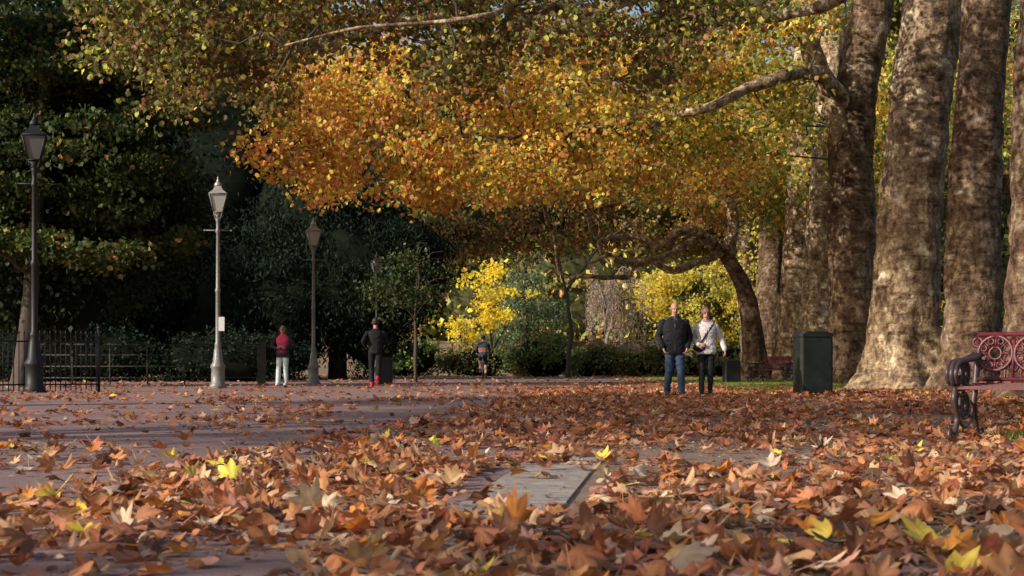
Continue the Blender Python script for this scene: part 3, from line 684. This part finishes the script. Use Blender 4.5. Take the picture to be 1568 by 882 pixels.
# --- far garden
E=empty('shrubs',(0,86,0))
crown(E,[(-5.5,86,.9,2.2,1.5,1.2),(-2,88,.7,2,1.5,1.0),(1.5,84,.8,1.8,1.5,1.15),(4.5,86,.6,2,1.5,1.0),(8,86,.6,2.5,1.5,1.0),(11.5,86,.6,2.5,1.5,1.1)],330,70,.5,.12,[(3,(.12,.2,.05)),(2,(.07,.12,.03)),(1,(.3,.34,.08))],[(2,OL),(1,BR)],.65,M['leaf_mid'],core=.7)
E=empty('yellow_acer_bush',(-1,93,0)); mb=MB(); limb(mb,[(-1,93,0),(-1.1,93,2),(-1.3,93,4)],.1,.04); limb(mb,[(-1,93,1.5),(0,93,3.3),(.6,93,4.2)],.06,.02); wparent(mb.build('trunk',[M['twig']]),E)
crown(E,[(-1.9,92,5.1,1.2,.8,.35),(-.3,92,4.5,1.7,.9,.3),(-1.6,92,3.9,.9,.8,.25),(-1.2,92,5.6,.7,.6,.4),(-.9,92,3.1,1.1,.6,.5),(-2.6,92,2.4,1.0,.6,.9)],66,34,.5,.13,[(4,(.85,.68,.06)),(1,YG)],[(1,(.8,.62,.06)),(1,YG)],.8,M['leaf_gold'],None,.6)
E=empty('green_cedar_tree',(.8,97,0)); mb=MB(); mb.tube([(.8,97,0),(.8,97,4),(.8,97,7)],[.2,.12,.03],8)
for k in range(18):
    a=random.uniform(0,6.28); z=1+k*.3; r=3.2*(1-k/22); limb(mb,[(.8,97,z),(.8+math.cos(a)*r*.5,97+math.sin(a)*r*.5,z+.2),(.8+math.cos(a)*r,97+math.sin(a)*r,z-.2)],.06,.02,6)
wparent(mb.build('trunk',[M['twig']]),E)
crown(E,[(.8+.5*math.sin(z*5),97,z,3.4*(1-z/8.5),2.5*(1-z/9),.42) for z in (1.2,2.1,3,3.9,4.8,5.7,6.5)],240,56,.6,.17,[(2,(.14,.21,.12)),(1,(.21,.28,.16))],[(1,(.08,.13,.07)),(1,(.2,.22,.1))],.6,M['leaf_mid'],tmpl_needle(),.6,.6)
E=empty('weeping_willow_tree',(5,90,0)); mb=MB(); limb(mb,[(5.2,90,0),(5.0,90,1.6),(5.3,90,3),(5.0,90,4.2)],.13,.05)
pts=[]
for b_ in range(15):
    a=rng.uniform(0,6.28); R_=rng.uniform(.8,3.0); zt=rng.uniform(4.1,5.6)-R_*.25; ex_=5.2+math.cos(a)*R_; ey_=90+math.sin(a)*R_
    LPb=limb(mb,[(5.0,90,rng.uniform(2.4,3.9)),((5+ex_)/2,(90+ey_)/2,zt+.5),(ex_,ey_,zt)],.06,.015,5)
    for k in range(15):
        q0=LPb[int(rng.integers(len(LPb)//3,len(LPb)))]; L=rng.uniform(.6,2.9); x=q0.x+rng.normal()*.1; yv=q0.y+rng.normal()*.1; z0=q0.z
        mb.tube([(x,yv,z0),(x+rng.normal()*.12,yv,z0-L*.5),(x+rng.normal()*.2,yv,max(.3,z0-L))],[.014,.010,.006],3,0,False)
        for q in np.arange(0,L,.13): pts.append((x+rng.normal()*.09,yv+rng.normal()*.09,max(.25,z0-q)))
wparent(mb.build('branches',[simple_mat('grey_twig',(.22,.18,.16),.9)]),E); pts=np.array(pts)
ob,_=scatter('foliage',tmpl_needle(),pts,rng.uniform(.07,.15,len(pts)),pal(len(pts),[(3,(.55,.38,.30)),(2,(.42,.36,.24)),(1,(.6,.46,.32))]),M['leaf_mid'],droop=2); wparent(ob,E)
E=empty('golden_tree',(10.5,95,0)); mb=MB(); limb(mb,[(10.5,95,0),(10.4,95,3),(10.6,95,6)],.2,.06); limb(mb,[(10.5,95,2),(9.3,95,4),(8.6,95,5.5)],.1,.03); wparent(mb.build('trunk',[M['twig']]),E)
crown(E,[(10.3,95,4,3.0,2,2.6),(13,95,3.2,2,2,2.6),(8.4,96,4.4,1.5,1.5,1.5)],260,70,.55,.13,[(3,YEL),(3,YG)],[(2,YG),(1,OL)],.6,M['leaf_gold'],core=.5,coremat='core_mid')
E=empty('brown_beech_tree',(3,82,0)); mb=MB()
limb(mb,[(2.6,79,0),(2.7,79,2),(2.5,79,4),(2.0,79,6.5)],.13,.05); limb(mb,[(2.5,79,4),(4,79,6),(6,79,7.5)],.08,.03)
wparent(mb.build('trunk',[M['twig']]),E)
crown(E,[(1.2,81,8,3.8,2.5,2.5),(-2.2,80,7.2,2.2,2,1.8),(6,82,8,4,2.5,2.2),(10,84,8,4,2.5,2.2)],420,75,.7,.14,[(2,RU),(2,OL),(1,YG)],[(2,OL),(1,YG),(1,OR)],.5,M['leaf_mid'],core=.45,coremat='core_mid')
E=empty('young_tree',(-3.4,60,0)); mb=MB(); limb(mb,[(-3.4,60,0),(-3.42,60,2),(-3.3,60,3.4),(-3.5,60,4.6)],.07,.03); LP=[]
for k in range(12):
    a=random.uniform(0,6.28); LP+=limb(mb,[(-3.4,60,1.9+k*.22),(-3.4+math.cos(a)*.5,60+math.sin(a)*.5,2.5+k*.22),(-3.4+math.cos(a),60+math.sin(a),2.6+k*.22)],.025,.008,5)
cc=crown(E,[(-3.6,60,3.6,1.3,.9,1.1),(-4.3,60.5,3.2,1.1,.8,.9)],60,30,.45,.1,[(1,DG)],[(1,DG),(.3,OL)],.6,M['leaf_mid'])
twigs(mb,LP,cc[::2],.012,0); wparent(mb.build('trunk',[M['twig']]),E)
LYG=(.62,.60,.22)
for nm,ells,ncl,A,B in [
 ('distant_trees',[(x,118+5*math.sin(x),5.5+1.2*math.sin(x*.7),6,4,6.5) for x in range(-8,40,6)],900,[(2,YG),(2,LYG),(1,OR)],[(2,GR),(1,OR),(1,YEL)]),
 ('distant_trees',[(x,112,9,6,4,11) for x in range(-52,-8,6)],600,[(2,DG),(1,OL)],[(2,DG),(1,GR)]),
 ('distant_trees',[(x,140,14,8,5,13) for x in range(-60,75,9)],850,[(2,OL),(1,GR)],[(1,OL),(1,BR)])]:
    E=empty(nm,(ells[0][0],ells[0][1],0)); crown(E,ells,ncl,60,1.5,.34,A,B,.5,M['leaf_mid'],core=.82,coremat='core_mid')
# unseen trees added left of / behind the viewpoint to shade the path
for bx_,by_,ells,nc in [(-15,8,[(-15.5,7.5,8.8,4,3.2,2.2),(-14,13,8.5,3.6,3.4,2.2),(-17.5,11,10.5,4,4,2.5)],250),(-15.5,21,[(-15.5,20,8.5,3.4,3.2,2.4)],100),(-15,-5,[(-15.5,-5,8.2,4.2,2.0,1.7),(-12,-12,8,4,3,2.5)],150)]:
    E=empty('plane_tree',(bx_,by_,0)); mb=MB(); plane_trunk(mb,[(bx_,by_,-.1),(bx_,by_,.6),(bx_,by_,3),(bx_,by_,7),(bx_,by_,11)],.6,.25,.4,by_,24)
    LPx=[]
    for e in ells: LPx+=limb(mb,[(bx_,by_,4.5),((bx_+e[0])/2,(by_+e[1])/2,6.5),(e[0],e[1],e[2])],.25,.06)
    cc=crown(E,ells,nc,60,.85,.15,[(1,OL)],[(1,OR)],.5,M['leaf_gold'])
    twigs(mb,LPx,cc[::4],.04,0); wparent(mb.build('trunk',[M['bark']]),E)

# ------------------------------------------------------------------ street lamps
m,nt,out=new_mat('lantern_glass'); principled(nt,out,(.42,.42,.40),.15,0,None,.6); M['glass']=m
def lamp(loc,H,mat,roof,sign=False,rz=0.3,glass=None):
    mb=MB(); s=H/5.3
    prof=[(.21,0),(.21,.10),(.17,.14),(.165,.5),(.185,.53),(.185,.58),(.13,.66),(.10,.95),(.075,1.05),(.085,1.08),(.085,1.12),(.062,1.18),(.055,2.4),(.072,2.43),(.072,2.48),(.052,2.53),(.043,3.9),(.06,3.93),(.06,3.98),(.042,4.03),(.05,4.2),(.075,4.28),(.05,4.33),(.1,4.39),(.04,4.42)]
    mb.lathe([(r*s,z*s) for r,z in prof],n=14,m=0)
    mb.lathe([(.24*s,0),(.24*s,.05)],n=8,m=0,smooth=False)
    mb.tube([(-.32*s,0,3.97*s),(.32*s,0,3.97*s)],.014*s,6,0)
    for q in(-1,1): mb.lathe([(.0,-.03),(.03,0),(0,.03)],c=(q*.33*s,0,3.97*s),n=8,m=0)
    b,t=.105*s,.215*s; z0,z1=4.42*s,4.88*s; rt=math.sqrt(2)
    mb.lathe([(b*rt*.93,z0+.01),(t*rt*.93,z1-.01)],n=4,m=2,smooth=False,rot=math.pi/4)
    for a in range(4):
        an=math.pi/4+a*math.pi/2; an2=an+math.pi/2
        p0=Vector((math.cos(an)*b*rt,math.sin(an)*b*rt,z0)); p1=Vector((math.cos(an)*t*rt,math.sin(an)*t*rt,z1))
        q0=Vector((math.cos(an2)*b*rt,math.sin(an2)*b*rt,z0)); q1=Vector((math.cos(an2)*t*rt,math.sin(an2)*t*rt,z1))
        mb.tube([p0,p1],.013*s,6,0); mb.tube([p0,q0],.014*s,6,0); mb.tube([p1,q1],.018*s,6,0)
        c,sn=math.cos(an),math.sin(an)
        mb.tube([(c*.03*s,sn*.03*s,4.25*s),(c*.11*s,sn*.11*s,4.30*s),(c*b*rt,sn*b*rt,z0)],.011*s,5,0)
    mb.lathe([(.235*rt*s,z1),(.20*rt*s,z1+.035*s),(.13*rt*s,z1+.09*s),(.085*rt*s,z1+.17*s),(.075*rt*s,z1+.2*s)],n=4,m=1,smooth=False,rot=math.pi/4)
    mb.lathe([(.085*s,z1+.2*s),(.10*s,z1+.22*s),(.075*s,z1+.28*s),(.03*s,z1+.32*s),(.035*s,z1+.34*s),(.012*s,z1+.37*s),(.022*s,z1+.39*s),(.0*s,z1+.46*s)],n=10,m=1)
    if sign: mb.box((.09,-.07,1.62*s),(.15,.012,.36),3)
    mb.build('street_lamp',[mat,roof,glass or M['glass'],M['paper']],loc=loc,rz=rz)
GD=simple_mat('lantern_glass_dull',(.12,.12,.12),.2,0,.1)
lamp((-7.55,43.6,0),5.42,M['iron_green'],M['silver'],True,.15)
lamp((-6.08,52,0),5.1,M['iron_green'],M['silver'],False,.3)
lamp((-10.35,36.8,0),6.05,M['iron_black'],M['iron_black'],False,.2,GD)
lamp((-5.1,64,0),4.85,M['iron_black'],M['iron_black'],False,.3,GD)

# ------------------------------------------------------------------ fences
mb=MB()
A=Vector((-13.2,35.2,0)); B=Vector((-9.2,37.8,0)); L=(B-A).length; d=(B-A)/L
for z in(.18,1.12): mb.tube([A+Vector((0,0,z)),B+Vector((0,0,z))],.018,6)
x=0
while x<L:
    p=A+d*x; mb.tube([p+Vector((0,0,.03)),p+Vector((0,0,1.28))],.012,5); mb.lathe([(.0,0),(.024,.03),(0,.11)],c=(p.x,p.y,1.27),n=5); x+=.115
for x in(0,L/2,L): p=A+d*x; mb.tube([p,p+Vector((0,0,1.4))],.035,8); mb.lathe([(.02,0),(.045,.04),(0,.1)],c=(p.x,p.y,1.4),n=8)
mb.build('iron_railing_fence',[M['iron_black']])
mb=MB(); M['rail']=simple_mat('painted_rail',(.05,.05,.045),.6,0,.3,12,0,.2)
A=Vector((-14.2,50.5,0)); B=Vector((-7.7,51.5,0)); L=(B-A).length; d=(B-A)/L
for z in(.22,.56,.9,1.22): mb.tube([A+Vector((0,0,z)),B+Vector((0,0,z))],.018,6)
for i in range(7): p=A+d*(L*i/6); mb.tube([p,p+Vector((0,0,1.27))],.026,6)
mb.box((B.x+.12,B.y,.66),(.22,.12,1.32)); mb.build('metal_rail_fence',[M['rail']])
m,nt,out=new_mat('brick_wall'); v=coords(nt)
br=nt.nodes.new('ShaderNodeTexBrick'); br.inputs['Scale'].default_value=4; br.inputs['Color1'].default_value=(.22,.15,.10,1); br.inputs['Color2'].default_value=(.16,.11,.07,1); br.inputs['Mortar'].default_value=(.26,.22,.18,1)
mp=nt.nodes.new('ShaderNodeMapping'); mp.inputs['Rotation'].default_value=(math.pi/2,0,0); nt.links.new(v,mp.inputs[0]); nt.links.new(mp.outputs[0],br.inputs['Vector'])
principled(nt,out,br.outputs['Color'],.9)
mb=MB(); mb.box((-2,100,.95),(26,.35,1.9)); mb.box((-2,100,1.945),(26.2,.45,.08))
for x in range(-15,12,4): mb.box((x,99.8,1.05),(.5,.5,2.2))
mb.build('garden_wall',[m])

# ------------------------------------------------------------------ bins
M['bin']=simple_mat('bin_green',(.013,.017,.015),.6,0,.35,5,.2,.2)
def bin_(name,loc,w,h,d,rz,mat):
    mb=MB()
    def rb(z0,z1,w,d,c=.05,m=0):
        o=[(-w/2+c,-d/2),(w/2-c,-d/2),(w/2,-d/2+c),(w/2,d/2-c),(w/2-c,d/2),(-w/2+c,d/2),(-w/2,d/2-c),(-w/2,-d/2+c)]
        v=[(x,y,z0) for x,y in o]+[(x,y,z1) for x,y in o]
        f=[(i,(i+1)%8,8+(i+1)%8,8+i) for i in range(8)]+[tuple(range(7,-1,-1)),tuple(range(8,16))]; mb.add(v,f,m,False)
    rb(0,.06*h,w*.94,d*.94); rb(.06*h+.002,.90*h,w,d)
    rb(.902*h,.915*h,w*.97,d*.97,m=1)
    rb(.917*h,.955*h,w*1.04,d*1.04); rb(.957*h,.98*h,w*.98,d*.98,.07); rb(.982*h,h,w*.84,d*.84,.08)
    for q in(-1,1): mb.box((q*(w/2+.004),0,.78*h),(.006,d*.6,.10*h),1)
    mb.box((0,-d/2-.004,.46*h),(w*.84,.006,.72*h)); mb.box((w*.33,-d/2-.012,.5*h),(.02,.012,.09),1)
    mb.build(name,[mat,M['iron_black']],loc=loc,rz=rz)
bin_('litter_bin',(5.95,33.6,0),.66,1.27,.6,.12,M['bin'])
bin_('litter_bin',(6.85,53,0),.5,.75,.45,.1,M['iron_black'])
bin_('litter_bin',(-3.95,52.5,0),.5,.85,.5,0,M['iron_black'])

# ------------------------------------------------------------------ benches
M['maroon']=simple_mat('bench_maroon_paint',(.10,.014,.02),.42,0,.35,14,.15)
M['bench_iron']=simple_mat('bench_cast_iron',(.06,.035,.038),.42,.1,.4,18,.2)
def bench(loc,rz,Lb=1.7):
    mb=MB()
    def wheel(c,ax,R,m,sp=8):
        mb.ring(c,ax,R,.017,22,m); mb.ring(c,ax,R*.36,.012,12,m); ax=Vector(ax).normalized()
        e1=Vector((0,0,1)); e1=(e1-ax*e1.dot(ax)).normalized(); e2=ax.cross(e1)
        for k in range(sp):
            a=2*math.pi*k/sp; dv=e1*math.cos(a)+e2*math.sin(a); mb.tube([Vector(c)+dv*R*.36,Vector(c)+dv*R],.010,5,m)
            a+=math.pi/sp; dv=e1*math.cos(a)+e2*math.sin(a); mb.ring(Vector(c)+dv*R*.74,ax,R*.17,.009,8,m)
    tl=.16; ax=Vector((0,-math.cos(tl),math.sin(tl)))
    n=int(Lb/.29); w=Lb/n
    for i in range(n):
        x=-Lb/2+w*(i+.5); wheel((x,.245,.71),ax,w*.47,0)
        for q in(-.5,.5): mb.ring((x+q*w,.235,.60),ax,w*.13,.012,10,0); mb.ring((x+q*w,.258,.80),ax,w*.13,.012,10,0)
        mb.ring((x,.225,.545),ax,w*.3,.010,10,0)
    for z,y in((.50,.205),(.865,.275)): mb.tube([(-Lb/2,y,z),(Lb/2,y,z)],.018,8,0)
    for i in range(n+1):
        x=-Lb/2+w*i; mb.tube([(x,.2,.46),(x,.245,.70),(x,.278,.87)],.014,6,0)
    for k in range(7): mb.box((0,-.27+k*.075,.435+.004*k),(Lb,.058,.025),0)
    for sx in(-1,1):
        x=sx*Lb/2
        mb.tube([(x,-.31,.42),(x,.22,.44)],.022,8,1)
        arm_=catmull([(x,.25,.70),(x,.05,.66),(x,-.18,.645),(x,-.31,.62),(x,-.37,.55),(x,-.34,.48),(x,-.28,.47),(x,-.27,.53)],5)
        mb.tube(arm_,.024,8,1)
        for q in(-.035,.035): mb.tube([p+Vector((q,0,.003)) for p in arm_],.019,6,1)
        wheel((x,-.06,.55),(1,0,0),.09,1)
        wheel((x,-.08,.29),(1,0,0),.10,1,6)
        fl=catmull([(x,-.33,.55),(x,-.27,.45),(x,-.31,.34),(x,-.24,.2),(x,-.29,.09),(x,-.36,.035),(x,-.42,.05),(x,-.41,.10),(x,-.37,.09)],5)
        mb.tube(fl,[.030-.01*i/len(fl) for i in range(len(fl))],8,1)
        rl=catmull([(x,.26,.73),(x,.20,.46),(x,.16,.3),(x,.20,.14),(x,.27,.045),(x,.34,.04),(x,.35,.09),(x,.31,.10)],5)
        mb.tube(rl,[.030-.01*i/len(rl) for i in range(len(rl))],8,1)
        mb.tube(catmull([(x,-.24,.2),(x,-.08,.12),(x,.08,.16),(x,.17,.27)],5),.016,6,1)
        mb.ring((x,.07,.26),(1,0,0),.06,.012,12,1); mb.ring((x,-.2,.33),(1,0,0),.05,.012,10,1)
    mb.build('park_bench',[M['maroon'],M['bench_iron']],loc=loc,rz=rz)
bench((4.42,13.2,0),-math.radians(34),1.8)
bench((8.4,54.5,0),-math.radians(62),1.7)

# ------------------------------------------------------------------ light, world, camera
s=Vector((-.80,-.44,.40)).normalized(); el=math.asin(s.z); az=math.atan2(s.x,s.y)
w=bpy.data.worlds.new('World'); scene.world=w; w.use_nodes=True; nt=w.node_tree
bg=nt.nodes['Background']; sky=nt.nodes.new('ShaderNodeTexSky'); sky.sky_type='NISHITA'; sky.sun_disc=False
sky.sun_elevation=el; sky.sun_rotation=az; sky.dust_density=3; nt.links.new(sky.outputs[0],bg.inputs[0]); bg.inputs[1].default_value=.15
sl=bpy.data.lights.new('sun','SUN'); sl.energy=5; sl.angle=math.radians(.5); sl.color=(1,.92,.80)
so=bpy.data.objects.new('sun',sl); so.rotation_euler=s.to_track_quat('Z','Y').to_euler(); so.location=(-30,-20,30); COL.objects.link(so)
cam=bpy.data.cameras.new('camera'); cam.sensor_width=36; cam.lens=59.7; cam.shift_y=.0746; cam.clip_end=2000; cam.clip_start=.1
cam.dof.use_dof=True; cam.dof.focus_distance=26; cam.dof.aperture_fstop=8
co=bpy.data.objects.new('camera',cam); co.location=(0,0,.62); co.rotation_euler=(math.pi/2,0,0); COL.objects.link(co); scene.camera=co
scene.view_settings.view_transform='Standard'; scene.view_settings.look='None'; scene.view_settings.exposure=0
